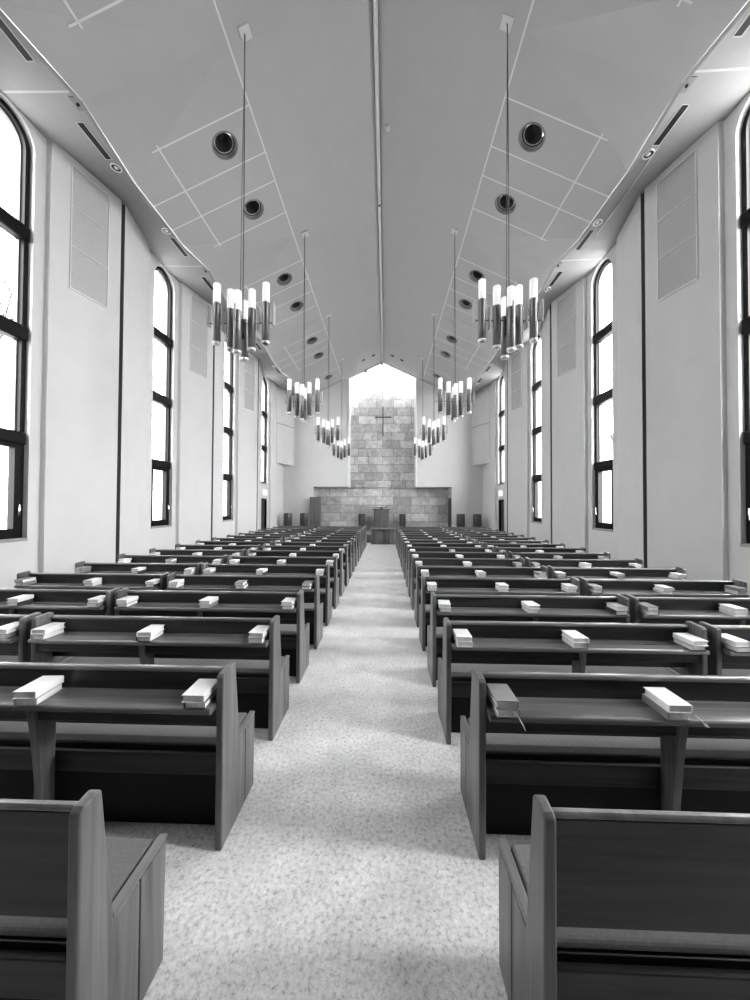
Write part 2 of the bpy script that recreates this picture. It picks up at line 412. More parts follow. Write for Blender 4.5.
# ------------------------------------------------------------------ ceiling
HOLE_X = 2.53; HR = 0.20
VZ = 7.17
A_OFF = 0.06; BO = 1.0
holes = {}
def ceiling():
    mb = MB()
    for sg in (-1, 1):
        def P3(x, z, dz=0.0): return (sg*x, z, roof(x)+dz)
        def q(pts, mi=0): mb.face(pts, mi)
        # inner slope
        q([P3(0,Y0), P3(JX,Y0), P3(JX,YB), P3(0,YB)])
        segs = []   # panel regions (A_k, A_k+1)
        zs = [z for z in ZW]
        bounds = [(Y0, Y0, zs[0]+A_OFF, zs[0]-BO)]
        for k, zc in enumerate(zs):
            A = zc+A_OFF; V = (sg*EX, zc+0.05, VZ)
            B1, B2 = zc-BO, zc+BO+0.05
            q([P3(JX,A), P3(EX,B1), V]); q([P3(JX,A), V, P3(EX,B2)])
            if k+1 < len(zs): bounds.append((A, B2, zs[k+1]+A_OFF, zs[k+1]-BO))
            else: bounds.append((A, B2, YB, YB))
        for (a0, b0, a1, b1) in bounds:
            lo = lambda x: a0 + (x-JX)/(EX-JX)*(b0-a0)
            hi = lambda x: a1 + (x-JX)/(EX-JX)*(b1-a1)
            x0, x1 = HOLE_X-0.3, HOLE_X+0.3
            q([P3(JX,a0),P3(JX,a1),P3(x0,hi(x0)),P3(x0,lo(x0))])
            q([P3(x1,lo(x1)),P3(x1,hi(x1)),P3(EX,b1),P3(EX,b0)])
            mid = (a0+a1)/2 if a1 != YB else None
            if a0 == Y0: hz = []
            elif mid is None: hz = [a0+1.27]
            else: hz = [mid-0.632, mid+0.632]
            hz = [h for h in hz if h > 4.0]
            def line(v): return (P3(x0, lo(x0)), P3(x1, lo(x1))) if v == 'lo' else (P3(x0, hi(x0)), P3(x1, hi(x1))) if v == 'hi' else (P3(x0, v), P3(x1, v))
            cur = 'lo'
            for h in hz:
                A_, B_ = line(cur), line(h-0.3)
                q([A_[0], A_[1], B_[1], B_[0]])
                n = 32; cosl = math.cos(math.atan(SL))
                inner, outer = [], []
                for i in range(n):
                    t = 2*PI*i/n
                    c, s = math.cos(t), math.sin(t)
                    inner.append(P3(HOLE_X + HR*c*cosl, h + HR*s))
                    m = max(abs(c), abs(s)); outer.append(P3(HOLE_X + 0.3*c/m, h + 0.3*s/m))
                for i in range(n):
                    j = (i+1) % n
                    q([inner[i], inner[j], outer[j], outer[i]])
                holes.setdefault(sg, []).append(h)
                cur = h+0.3
            A_, B_ = line(cur), line('hi')
            q([A_[0], A_[1], B_[1], B_[0]])
            # light joints (narrow strips just below the boards)
            w = 0.012; d = -0.004
            def strip_t(z, xa, xb):   # transverse
                q([P3(xa,z-w,d),P3(xb,z-w,d),P3(xb,z+w,d),P3(xa,z+w,d)], 1)
            def strip_l(x, za, zb):
                q([P3(x-w,za,d),P3(x+w,za,d),P3(x+w,zb,d),P3(x-w,zb,d)], 1)
            if a0 != Y0 and mid is not None:
                for off, xb in ((-1.0, 3.52), (-0.27, EX), (0.27, EX), (1.0, 3.52)): strip_t(mid+off, JX, xb)
                strip_l(3.41, mid-1.06, mid+1.06)
            elif mid is None:
                m2 = a0+P/2
                for off, xb in ((-1.0, 3.52), (-0.27, EX), (0.27, EX)): strip_t(m2+off, JX, xb)
                strip_l(3.41, m2-1.06, YB)
        w = 0.011; d = -0.004
        q([P3(JX-w,Y0,d),P3(JX+w,Y0,d),P3(JX+w,YB,d),P3(JX-w,YB,d)], 1)
    o = mb.build('ceiling', [M['ceil'], M['joint']], fix=False)
    struct(o, 'grey folded gable ceiling with pale joint lines above the nave', 'ceiling')
ceiling()

def eave(sg):
    """roof edge lip and the flat soffit behind it, down to the folded wall"""
    mb = MB()
    edge = [(Y0, EZ)]
    for zc in ZW: edge += [(zc-BO, EZ), (zc+0.05, VZ), (zc+BO+0.05, EZ)]
    edge.append((YB, EZ))
    t = 0.055
    for (z0, h0), (z1, h1) in zip(edge, edge[1:]):
        a = [(sg*EX, z0, h0-0.004), (sg*EX, z1, h1-0.004), (sg*(EX+t), z1, h1-0.012), (sg*(EX+t), z0, h0-0.012)]
        mb.face(a, 1)
        mb.face([(sg*(EX+t), z0, h0-0.012), (sg*(EX+t), z1, h1-0.012), (sg*(EX+t), z1, HSOF+0.02), (sg*(EX+t), z0, HSOF+0.02)], 1)
    # soffit with wall outline
    wl = [(Y0, XP)]
    for k, zc in enumerate(ZW):
        a, b = zc-BAYH, zc+BAYH
        wl += [(a, XP), (a+0.001, XB), (b-0.001, XB), (b, XP)]
        if k+1 < len(ZW):
            zm = (b + ZW[k+1]-BAYH)/2
            wl += [(zm-SLOT, XA), (zm-SLOT+0.001, XA+0.12), (zm+SLOT-0.001, XA+0.12), (zm+SLOT, XA)]
    wl.append((YB+0.02, XP))
    for (z0, x0), (z1, x1) in zip(wl, wl[1:]):
        mb.face([(sg*EX, z0, HSOF-0.03), (sg*EX, z1, HSOF-0.03), (sg*(x1+0.01), z1, HSOF), (sg*(x0+0.01), z0, HSOF)], 0)
    for zc in ZW:
        for off, xo in ((-0.02, XB), (0.86, 4.86), (-0.86, 4.86), (1.725, XA), (1.3, 4.8), (-1.3, 4.8)):
            z = zc+off; w = 0.008 if off != -0.02 else 0.014
            hh = lambda x: HSOF-0.03 + 0.03*(x-EX)/(xo-EX) - 0.003
            mb.face([(sg*EX, z-w, hh(EX)), (sg*EX, z+w, hh(EX)), (sg*xo, z+w, hh(xo)), (sg*xo, z-w, hh(xo))], 2 if off == -0.02 else 0)
    o = mb.build('trim_eave_'+SIDE[sg], [M['soffit'], M['lip'], M['soffit_joint']], fix=False)
    struct(o, f'pale zigzag eave soffit along the top of the {SIDE[sg]} wall', 'soffit')
for sg in (-1, 1): eave(sg)

# ridge light batten
t = empty('ridge_batten', (0, 0, RIDGE-0.06))
for z0, z1 in ((Y0+0.3, 8.14), (8.2, YB-0.24)):
    mb = MB(); mb.box(-0.032, 0.032, z0, z1, -0.03, 0.03); mb.build('batten_length', M['fitting'], t, 0.01)
mb = MB(); mb.box(-0.026, 0.026, 8.14, 8.2, -0.022, 0.022); mb.build('coupler', M['cable'], t)
tag(t, 'long pale batten running along the ridge of the ceiling', 'light batten')

# ------------------------------------------------------------------ windows and doors
def window(sg, zc, idx, sill):
    xf = XB+0.10
    def out(hw, s, sp, n=16): return [(zc-hw, s)] + [(z, h) for z, h in arch_pts(zc, hw, sp, n)] + [(zc+hw, s)]
    def ringmesh(mb, o, i, x0, x1):
        n = len(o)
        for k in range(n):
            j = (k+1) % n
            for a, b, xa, xb in ((o, o, x0, x1), (i, i, x0, x1)):
                mb.face([(sg*xa, a[k][0], a[k][1]), (sg*xa, a[j][0], a[j][1]), (sg*xb, a[j][0], a[j][1]), (sg*xb, a[k][0], a[k][1])])
            for x in (x0, x1):
                mb.face([(sg*x, o[k][0], o[k][1]), (sg*x, o[j][0], o[j][1]), (sg*x, i[j][0], i[j][1]), (sg*x, i[k][0], i[k][1])])
    mb = MB(); ringmesh(mb, out(WHW-0.004, sill+0.004, SPRING), out(WHW-0.072, sill+0.08, SPRING), xf-0.03, xf+0.10)
    w = mb.build('window_%d' % idx, M['frame'])
    mb = MB(); ringmesh(mb, out(WHW-0.073, sill+0.081, SPRING), out(WHW-0.09, sill+0.1, SPRING), xf+0.03, xf+0.075)
    mb.build('sash', M['sash'], w)
    trs = [(5.51, 5.72), (4.03, 4.25), (2.51, 2.70)]
    trs = [t_ for t_ in trs if t_[0] > sill+0.2]
    for a, b in trs:
        mb = MB(); xs = sorted((sg*(xf-0.075), sg*(xf+0.09)))
        mb.box(xs[0], xs[1], zc-WHW+0.006, zc+WHW-0.006, a, b); mb.build('transom', M['frame'], w, 0.03, seg=3)
    # opening light at the bottom: heavier sash and handle
    if sill < 2:
        mb = MB(); ringmesh(mb, [(zc-0.318,sill+0.07),(zc-0.318,2.52),(zc+0.318,2.52),(zc+0.318,sill+0.07)],
                            [(zc-0.235,sill+0.15),(zc-0.235,2.46),(zc+0.235,2.46),(zc+0.235,sill+0.15)], xf-0.045, xf+0.05)
        c = mb.build('casement', M['frame'], w)
        mb = MB(); mb.tube([(sg*(xf-0.05), zc+0.275, sill+0.33), (sg*(xf-0.085), zc+0.275, sill+0.34), (sg*(xf-0.09), zc+0.278, sill+0.42), (sg*(xf-0.085), zc+0.285, sill+0.50)], 0.011)
        tag(mb.build('handle', M['chrome'], c), 'bright metal handle')
    xs = sorted((sg*(XB-0.02), sg*(xf-0.01)))
    mb = MB(); mb.box(xs[0], xs[1], zc-WHW+0.004, zc+WHW-0.004, sill-0.03, sill+0.012); mb.build('sill', M['sill'], w, 0.006)
    mb = MB(); o = out(WHW-0.08, sill+0.09, SPRING)
    mb.face([(sg*(xf+0.055), z, h) for z, h in o]); mb.build('pane', M['glass'], w)
    n_ = 'out of sight' if idx > 8 else ORD[idx if sg < 0 else idx-4]
    struct(w, f'tall black-framed arched window, {n_} from the near end of the {SIDE[sg]} wall' if idx < 9 else f'tall black-framed arched window beside the viewer on the {SIDE[sg]} wall', 'window')
for sg in (-1, 1):
    for k, zc in enumerate(ZW[1:]):
        window(sg, zc+WOFF, ((0 if sg < 0 else 4)+k) if k else (9 if sg < 0 else 10), 2.6 if k == 4 else SILL)
    zc = ZW[-1]+WOFF
    mb = MB(); xs = sorted((sg*(XB+0.09), sg*(XB+0.14)))
    mb.box(xs[0], xs[1], zc-0.36, zc+0.36, 0.002, 1.95)
    d = mb.build('door_%d' % (1 if sg < 0 else 2), M['door'])
    xs = sorted((sg*(XB+0.02), sg*(XB+0.09)))
    fr = MB()
    fr.box(xs[0], xs[1], zc-0.36, zc-0.30, 0.002, 1.95); fr.box(xs[0], xs[1], zc+0.30, zc+0.36, 0.002, 1.95); fr.box(xs[0], xs[1], zc-0.30, zc+0.30, 1.88, 1.95)
    fr.build('door_frame', M['frame'], d)
    h = MB(); h.tube([(sg*(XB+0.09), zc-0.22, 1.02), (sg*(XB+0.045), zc-0.22, 1.02), (sg*(XB+0.045), zc-0.10, 1.02)], 0.01); h.build('handle', M['chrome'], d)
    struct(d, f'dark side door under the last window of the {SIDE[sg]} wall', 'door')
    t = MB(); xs = sorted((sg*(XB-0.06), sg*XB)); t.box(xs[0], xs[1], zc-0.14, zc+0.14, 2.1, 2.32)
    tag(t.build('door_sign', M['exit'], None, 0.008), f'small white lightbox sign above the {SIDE[sg]} side door', 'sign')
    t = MB(); xs = sorted((sg*(XP-0.045), sg*XP)); 

# dark doorway in the right return of the recess
mb = MB(); mb.box(RX-0.03, RX-0.002, YB+0.06, YS-0.1, 0.36, 2.06)
d = mb.build('door_3', M['door'])
h = MB(); h.tube([(RX-0.03, YB+0.2, 1.35), (RX-0.07, YB+0.2, 1.35), (RX-0.07, YB+0.32, 1.35)], 0.01); h.build('handle', M['chrome'], d)
struct(d, 'narrow dark doorway in the right return of the stone recess', 'door')

# ------------------------------------------------------------------ acoustic panels on the near face of each pier
def pier_x(z, z0): return XP - (XP-XA)/(P/2-BAYH-SLOT)*(z-z0)
for sg in (-1, 1):
    for k in range(2, 5):
        z0 = ZW[k]+BAYH; za, zb = ZW[k]+0.87, ZW[k]+1.46
        xa, xb = pier_x(za, z0), pier_x(zb, z0)
        t = empty('acoustic_panel', (sg*(xa+xb)/2, (za+zb)/2, 5.12))
        ang = math.atan2(-(xb-xa)*sg, (zb-za))
        L = math.hypot(zb-za, xb-xa)
        t.rotation_euler = (0, 0, ang)
        nrm = -sg
        def bx(y0, y1, z0_, z1_, d0, d1):
            m = MB(); x = sorted((nrm*d0, nrm*d1)); m.box(x[0], x[1], y0, y1, z0_, z1_); return m
        for a, b in ((0.02, 0.685), (0.70, 1.335), (1.35, 1.99)):
            bx(-L/2+0.018, L/2-0.018, a, b, 0.001, 0.012).build('panel_board', M['panel'], t, 0.003)
        m = MB()
        for y0, y1, a, b in ((-L/2, L/2, -0.005, 0.016), (-L/2, L/2, 1.994, 2.014), (-L/2, -L/2+0.014, 0.016, 1.994), (L/2-0.014, L/2, 0.016, 1.994), (-L/2+0.014, L/2-0.014, 0.687, 0.698), (-L/2+0.014, L/2-0.014, 1.337, 1.348)):
            x = sorted((nrm*0.001, nrm*0.018)); m.box(x[0], x[1], y0, y1, a, b)
        m.build('panel_edging', M['panel_edge'], t)
        tag(t, f'pale tall acoustic panel on {SIDE[sg]} wall pier just beyond the {ORD[k-1]} window', 'wall panel', 'acoustic panels on the piers')

# ------------------------------------------------------------------ ceiling fittings
def downlight(sg, z, i):
    n = Vector((sg*-SL, 0, -1)).normalized()
    t = empty('recessed_ceiling_light', (sg*HOLE_X, z, roof(HOLE_X)))
    t.rotation_euler = (0, sg*math.atan(SL), 0)
    m = MB(); m.lathe([(HR+0.02, 0.0), (HR+0.016, -0.008), (HR-0.005, -0.008), (HR-0.01, 0.0), (HR-0.01, 0.06)], seg=36); m.build('rim', M['sash'], t)
    m = MB(); m.lathe([(HR-0.008, 0.0), (HR-0.01, 0.06), (0.155, 0.07)], seg=36); m.build('recess', M['vent'], t)
    m = MB(); m.lathe([(0.158, 0.055), (0.15, 0.05), (0.145, 0.07), (0.14, 0.30), (0.0, 0.30)], seg=36); m.build('reflector', M['slat'], t)
    m = MB(); m.lathe([(0.158, 0.056), (0.154, 0.048), (0.147, 0.056)], seg=36); m.build('reflector_rim', M['fitting'], t)
    m = MB(); m.lathe([(0, 0.14), (0.05, 0.16), (0.06, 0.2), (0.04, 0.3), (0, 0.3)], seg=16); m.build('lamp_bulb', M['vent'], t)
    tag(t, f'{ORD[i]} round dark recessed light from the near end, {SIDE[sg]} ceiling slope', 'ceiling light', 'round recessed ceiling lights')
for sg in (-1, 1):
    vis = sorted(h for h in holes[sg] if h > 4.0)
    for i, h in enumerate(vis): downlight(sg, h, i+1)

i_v = {-1: 0, 1: 0}; i_d = {-1: 0, 1: 0}
for sg in (-1, 1):
    for zc in ZW[1:]:
        for off in (-0.62, 0.63):
            z = zc+off
            if z < 3.0: continue
            i_v[sg] += 1
            t = empty('slot_vent', (sg*4.31, z, HSOF-0.018))
            m = MB(); m.box(-0.045, 0.045, -0.27, 0.27, -0.006, 0.01); m.build('slot', M['vent'], t)
            m = MB()
            for x in (-0.052, 0.052): m.box(x-0.008, x+0.008, -0.28, 0.28, -0.010, 0.004)
            for x in (-0.275, 0.275): m.box(-0.044, 0.044, x-0.006, x+0.006, -0.010, 0.004)
            m.build('slot_frame', M['soffit_joint'], t)
            m = MB()
            for x in (-0.022, 0.0, 0.022): m.box(x-0.003, x+0.003, -0.27, 0.27, -0.009, -0.006)
            m.build('slot_bars', M['slat'], t)
            tag(t, f'{ORD[i_v[sg]]} dark slot vent from the near end of the {SIDE[sg]} soffit', 'vent', 'slot vents in the eave soffits')
        for off in (1.05, 2.38):
            z = zc+off
            if z < 4 or z > YB-0.3: continue
            i_d[sg] += 1
            t = empty('soffit_downlight', (sg*4.31, z, HSOF-0.018))
            m = MB(); m.lathe([(0.085, 0.01), (0.085, -0.008), (0.066, -0.010), (0.064, 0.0)], seg=24); m.build('rim', M['ring'], t)
            m = MB(); m.lathe([(0.064, -0.002), (0.03, 0.002), (0.0, 0.0)], seg=24); m.build('reflector', M['slat'], t)
            m = MB(); m.lathe([(0.03, -0.002), (0.022, -0.012), (0.0, -0.014)], seg=16); m.build('lamp_bulb', M['ring'], t)
            tag(t, f'{ORD[i_d[sg]]} small round chrome downlight from the near end of the {SIDE[sg]} soffit', 'downlight', 'small downlights in the eave soffits')
    for j, zc in enumerate(ZW[2:5]):
        t = empty('eave_spotlight', (sg*(EX+0.13), zc+0.12, HSOF-0.026))
        m = MB(); m.prism([(-0.06,-0.09),(0.06,-0.09),(0.06,0.09),(-0.06,0.09)], 2, -0.012, 0.006); m.build('mounting_plate', M['lip'], t, 0.004)
        m = MB(); m.lathe([(0, 0.0), (0.016, 0.0), (0.02, -0.02), (0.012, -0.04), (0, -0.04)], seg=12); m.build('spot_head', M['vent'], t)
        tag(t, f'tiny dark spot fitting on the {SIDE[sg]} eave over the {ORD[j+1]} window', 'spotlight', 'tiny eave spots')
# white cord along the right soffit
m = MB(); m.tube([(4.36, 5.35, HSOF-0.03), (4.41, 5.9, HSOF-0.035), (4.45, 6.6, HSOF-0.03), (4.47, 7.2, HSOF-0.03)], 0.006, 6)
tag(m.build('white_cord', M['niche']), 'thin white cord running along the right soffit past the downlights', 'cord')
# smoke detector
m = MB(); m.lathe([(0, 0.0), (0.05, 0.0), (0.05, -0.03), (0.03, -0.045), (0, -0.045)], seg=20)
o = m.build('smoke_detector', M['fitting'], None, loc=(0.19, 6.45, roof(0.19)-0.002)); o.rotation_euler = (0, math.atan(SL), 0)
tag(o, 'small round white smoke detector just right of the ridge batten', 'smoke detector')
# small spots before the gable
for sg, x, w in ((-1, 0.42, 'inner'), (-1, 0.88, 'outer'), (1, 0.46, 'inner'), (1, 0.90, 'outer')):
    t = empty('gable_spot', (sg*x, 16.15, roof(x)-0.004)); t.rotation_euler = (0, sg*math.atan(SL), 0)
    m = MB(); m.lathe([(0.095, 0.003), (0.09, -0.012), (0.08, -0.012)], seg=20); m.build('rim', M['sash'], t)
    m = MB(); m.lathe([(0.08, -0.01), (0.0, -0.006)], seg=20); m.build('reflector', M['vent'], t)
    tag(t, f'{w} small dark recessed spot {SIDE[sg]} of the ridge, just before the gable niche', 'spotlight', 'small spots before the gable')
for x, z, lab in ((-0.83, roof(0.83)-0.14, 'small grey floodlight under the left slope of the gable skylight'), (-0.04, RIDGE-0.15, 'small grey floodlight under the gable peak at the batten end')):
    t = empty('floodlight', (x, YB-0.16, z))
    m = MB(); m.box(-0.07, 0.07, -0.05, 0.05, -0.07, 0.05); m.build('lamp_housing', M['sash'], t, 0.01)
    m = MB(); m.box(-0.055, 0.055, -0.052, -0.04, -0.055, 0.035); m.build('lens', M['fitting'], t)
    m = MB(); m.box(-0.012, 0.012, -0.02, 0.02, 0.05, 0.145 if x > -0.5 else 0.15); m.build('bracket', M['cable'], t)
    tag(t, lab, 'floodlight')

# ------------------------------------------------------------------ chandeliers
TUBES = [(-0.33, 0, 0), (0.33, 0, 0), (-0.142, 0, -0.085), (0.142, 0, -0.085), (0, -0.115, -0.17), (0, 0.115, -0.17)]
def make_chandelier():
    t = empty('chandelier', (0, 0, 0))
    top, bot, gl, R = 4.60, 3.785, 4.335, 0.051
    for x, y, d in TUBES:
        m = MB(); m.lathe([(R, gl+d), (R, bot+d+0.012), (R-0.008, bot+d+0.012), (R-0.008, bot+d+0.25), (0, bot+d+0.25)], (x, y, 0), 24)
        tb = m.build('lamp_tube', M['tube'], t)
        m = MB(); m.lathe([(R-0.003, gl+d+0.001), (R-0.003, top+d-0.012), (R-0.014, top+d), (R-0.024, top+d), (R-0.03, top+d-0.02), (0, top+d-0.022)], (x, y, 0), 24)
        tag(m.build('glass_shade', M['lamp'], tb), 'white opal glass upper shade')
        m = MB(); m.lathe([(R+0.002, bot+d+0.03), (R+0.002, bot+d), (R-0.016, bot+d), (R-0.016, bot+d+0.02)], (x, y, 0), 24)
        tag(m.build('end_ring', M['ring'], tb), 'bright ring at the tube end')
    for x, y, d, rz in ((-0.435, 0, 0, 0), (0.435, 0, 0, 0), (-0.236, 0, -0.085, 0), (0.236, 0, -0.085, 0), (0, -0.20, -0.10, 1), (0, 0.20, -0.10, 1)):
        m = MB()
        a, b = (0.008, 0.045) if not rz else (0.008, 0.012)
        m.box(x-a, x+a, y-b, y+b, 4.03+d, 4.315+d); m.build('metal_fin', M['fin'], t, 0.003)
    m = MB(); m.lathe([(0, 4.10), (0.045, 4.10), (0.05, 4.0), (0.045, 3.88), (0, 3.88)], seg=16)
    m.box(-0.43, 0.43, -0.004, 0.004, 4.06, 4.07); m.box(-0.0045, 0.0045, -0.19, 0.19, 4.06, 4.07); m.box(-0.009, 0.009, -0.2, 0.2, 4.0, 4.02); m.build('hub', M['black'], t)
    return t
def hang(ch, x, y, first):
    ch.location = (x, y, 0)
proto = make_chandelier()
n = 0
for k in range(4):
    for sg in (-1, 1):
        y = 4.55 + 3.5*k
        c = proto if n == 0 else copy_tree(proto)
        c.location = (1.752 if sg > 0 else -1.748, y, 0)
        n += 1
        tag(c, f'{ORD[k+1]} brushed tube chandelier from the near end, {SIDE[sg]} of the aisle', 'chandelier', 'tube chandeliers over the pews')
for c in [o for o in COL.objects if o.type == 'EMPTY' and o.name.startswith('chandelier')]:
    sg = 1 if c.location.x > 0 else -1
    zt = roof(1.73)
    m = MB(); m.tube([(0.0, 0, zt-0.02), (0.012, 0.01, 6.2), (0.02, 0, 4.1)], 0.0065, 6); m.tube([(0.004, 0.012, zt-0.02), (-0.01, 0.0, 6.2), (-0.018, 0.0, 4.1)], 0.004, 6)
    m.build('cable', M['cable'], c)
    m = MB(); m.box(-0.075, 0.075, -0.075, 0.075, -0.03, 0.0); m.box(-0.012, 0.012, -0.012, 0.012, -0.05, -0.03)
    o = m.build('ceiling_plate', M['fitting'], c, 0.006); o.location = (0, 0, zt-0.004); o.rotation_euler = (0, sg*math.atan(SL), 0)

# ------------------------------------------------------------------ pews
ROW0, ROWP = 0.126, 0.783
def row_y(k): return ROW0 + ROWP*k
PEW = {'inner': (0.608, 2.372), 'outer': (2.428, 4.19)}
EP = 0.034
def end_panel(x0, x1, root, ledge):
    zb, zt, zv, zf = (-0.018, 0.122, 0.185, 0.395) if ledge else (-0.004, 0.070, 0.122, 0.368)
    zg = zf-0.135
    hd = 0.024 if ledge else 0.013; cd = 0.03 if ledge else 0.014
    m = MB()
    prof = [(zb, 0.0), (zg, 0.0), (zg, 0.432-cd), (zv, 0.430-cd), (zt, 0.853-hd), (zt-0.012, 0.862-hd), (zb+0.015, 0.856-hd), (zb, 0.845-hd)]
    m.prism(prof, 0, x0, x1)
    e = m.build('end_panel', M['wood_z_lit'], root, 0.007, seg=3)
    m = MB(); m.prism([(zg+0.004, 0.0), (zf-0.007, 0.0), (zf, 0.434-cd), (zg+0.004, 0.432-cd)], 0, x0, x1)
    m.build('front_board', M['wood_z_lit'], e, 0.003)
    m = MB(); m.prism([(zv-0.003, 0.431-cd), (zf+0.010, 0.435-cd), (zf+0.013, 0.442-cd), (zf+0.008, 0.451-cd), (zv+0.001, 0.447-cd)], 0, x0+0.002, x1-0.002)
    tag(m.build('arm_cap', M['wood_y'], e, 0.004), 'lighter rounded arm capping')
def make_pew(kind, ledge=True):
    """built at the row origin with x local from 0 to length"""
    root = empty('pew', (0, 0, 0))
    L = 1.764
    end_panel(0, EP, root, ledge); end_panel(L-EP, L, root, ledge)
    a, b = EP+0.001, L-EP-0.001
    if ledge:
        z0, zs = 0.098, 0.395; cu = 0.02
        m = MB(); m.prism([(0.098, 0.672), (0.120, 0.50), (0.146, 0.50), (0.126, 0.792), (0.098, 0.792)], 0, a, b); m.build('backrest', M['wood_x_shaded'], root, 0.003)
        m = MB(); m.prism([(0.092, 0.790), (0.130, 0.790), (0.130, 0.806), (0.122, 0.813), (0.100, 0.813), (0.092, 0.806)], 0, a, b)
        tag(m.build('top_rail', M['wood_ledge_lit'], root, 0.004), 'rounded top rail')
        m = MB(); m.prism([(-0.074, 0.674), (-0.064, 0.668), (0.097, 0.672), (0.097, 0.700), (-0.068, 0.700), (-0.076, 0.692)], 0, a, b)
        lg = m.build('book_ledge', M['wood_ledge_lit'], root, 0.005, seg=3)
        m = MB(); m.prism([(-0.005, 0.590), (0.018, 0.580), (0.024, 0.669), (0.0, 0.669)], 0, a, b); m.build('ledge_apron', M['wood_x_shaded'], lg, 0.003)
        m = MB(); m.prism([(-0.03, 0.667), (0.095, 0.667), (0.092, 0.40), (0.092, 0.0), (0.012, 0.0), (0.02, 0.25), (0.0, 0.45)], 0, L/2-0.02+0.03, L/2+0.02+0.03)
        tag(m.build('bracket_leg', M['wood_z_lit'], root, 0.004), 'curved middle support under the ledge')
    else:
        z0, zs = 0.058, 0.368; cu = 0.006
        m = MB(); m.prism([(0.036, 0.803), (0.062, 0.485), (0.084, 0.485), (0.058, 0.803)], 0, a, b); m.build('backrest', M['wood_x_shaded'], root, 0.003)
        m = MB(); m.prism([(0.036, 0.803), (0.060, 0.803), (0.060, 0.814), (0.055, 0.819), (0.042, 0.819), (0.036, 0.814)], 0, a, b)
        tag(m.build('top_rail', M['wood_y'], root, 0.004), 'rounded pale top rail')
        m = MB(); m.prism([(0.05, 0.0), (0.10, 0.0), (0.10, 0.37), (0.05, 0.37)], 0, L/2+0.01, L/2+0.05); m.build('middle_leg', M['wood_z_lit'], root, 0.003)
    m = MB(); m.prism([(z0+0.03, 0.352), (zs-0.01, 0.352), (zs-0.01, 0.385), (z0+0.03, 0.385)], 0, a, b); m.build('seat', M['wood_x_shaded'], root, 0.003)
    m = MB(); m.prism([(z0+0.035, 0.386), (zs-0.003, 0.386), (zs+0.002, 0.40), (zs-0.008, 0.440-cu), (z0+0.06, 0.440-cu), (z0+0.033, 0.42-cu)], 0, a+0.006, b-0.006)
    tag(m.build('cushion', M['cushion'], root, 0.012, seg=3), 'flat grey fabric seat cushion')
    m = MB(); m.box(a, b, z0, z0+0.022, 0.265, 0.372); m.build('lower_board', M['wood_x_shaded'], root, 0.003)
    m = MB(); m.box(a, b, z0+0.016, z0+0.036, 0.002, 0.255); m.build('foot_board', M['wood_shade'], root, 0.003)
    return root
pA = make_pew('ledge', True); pB = make_pew('plain', False)
used = {'A': False, 'B': False}
NROW = 18
JIT = {(1, -1): (0.012, 0.006), (1, 1): (-0.012, 0.034), (2, 1): (0.014, 0.0), (2, -1): (-0.012, 0.0)}
pew_pos = {}
for k in range(1, NROW+1):
    for sg in (-1, 1):
        for sec in ('inner', 'outer'):
            if sec == 'outer' and k < 3: continue
            key = 'B' if k == 1 else 'A'
            src = pB if k == 1 else pA
            o = src if not used[key] else copy_tree(src)
            used[key] = True
            x0, x1 = PEW[sec]
            jx, jy = JIT.get((k, sg), (random.uniform(-0.006, 0.006), random.uniform(-0.008, 0.008)))
            o.location = ((x0+jx) if sg > 0 else -(x1+jx), row_y(k)+jy, 0)
            pew_pos[(k, sg, sec)] = (jx, jy)
            for ch in o.children:
                if ch.name.startswith('bracket_leg'): ch.location.x = -0.095 if sg < 0 else 0.02
            row = 'nearest' if k == 1 else ORD[k]
            where = 'beside the aisle' if sec == 'inner' else 'towards the wall'
            extra = 'without a ledge' if k == 1 else 'with book ledge'
            tag(o, f'dark wooden pew {extra} in the {row} row, {SIDE[sg]} block {where}', 'pew', 'rows of pews')

# ------------------------------------------------------------------ books
def make_book(cov, w=0.102, l=0.158, t=0.034):
    r = empty('hymn_book', (0, 0, 0))
    m = MB()
    m.box(-w/2, w/2, -l/2, l/2, 0.0, 0.003); m.box(-w/2, w/2, -l/2, l/2, t-0.003, t)
    m.prism([(-w/2-0.003, 0.002), (-w/2-0.003, t-0.002), (-w/2+0.003, t), (-w/2+0.003, 0)], 1, -l/2, l/2)
    m.build('cover', cov, r)
    m = MB(); m.box(-w/2+0.003, w/2-0.006, -l/2+0.006, l/2-0.006, 0.003, t-0.003); m.build('page_block', M['pages'], r)
    return r
protos = {'pale': make_book(M['book_glare']), 'grey': make_book(M['book_grey'], 0.100, 0.156, 0.036), 'dark': make_book(M['book_dark'], 0.100, 0.154, 0.033)}
TH = {'pale': 0.034, 'grey': 0.036, 'dark': 0.033}
first = {k: True for k in protos}
rng = random.Random(21)
far = MB(); book_at = {}
PILE = {'inner': (0.718, 1.50, 2.262), 'outer': (2.538, 3.30, 4.08)}
NAMES = {'inner': ('aisle-end', 'middle', 'far-end'), 'outer': ('inner-end', 'middle', 'wall-end')}
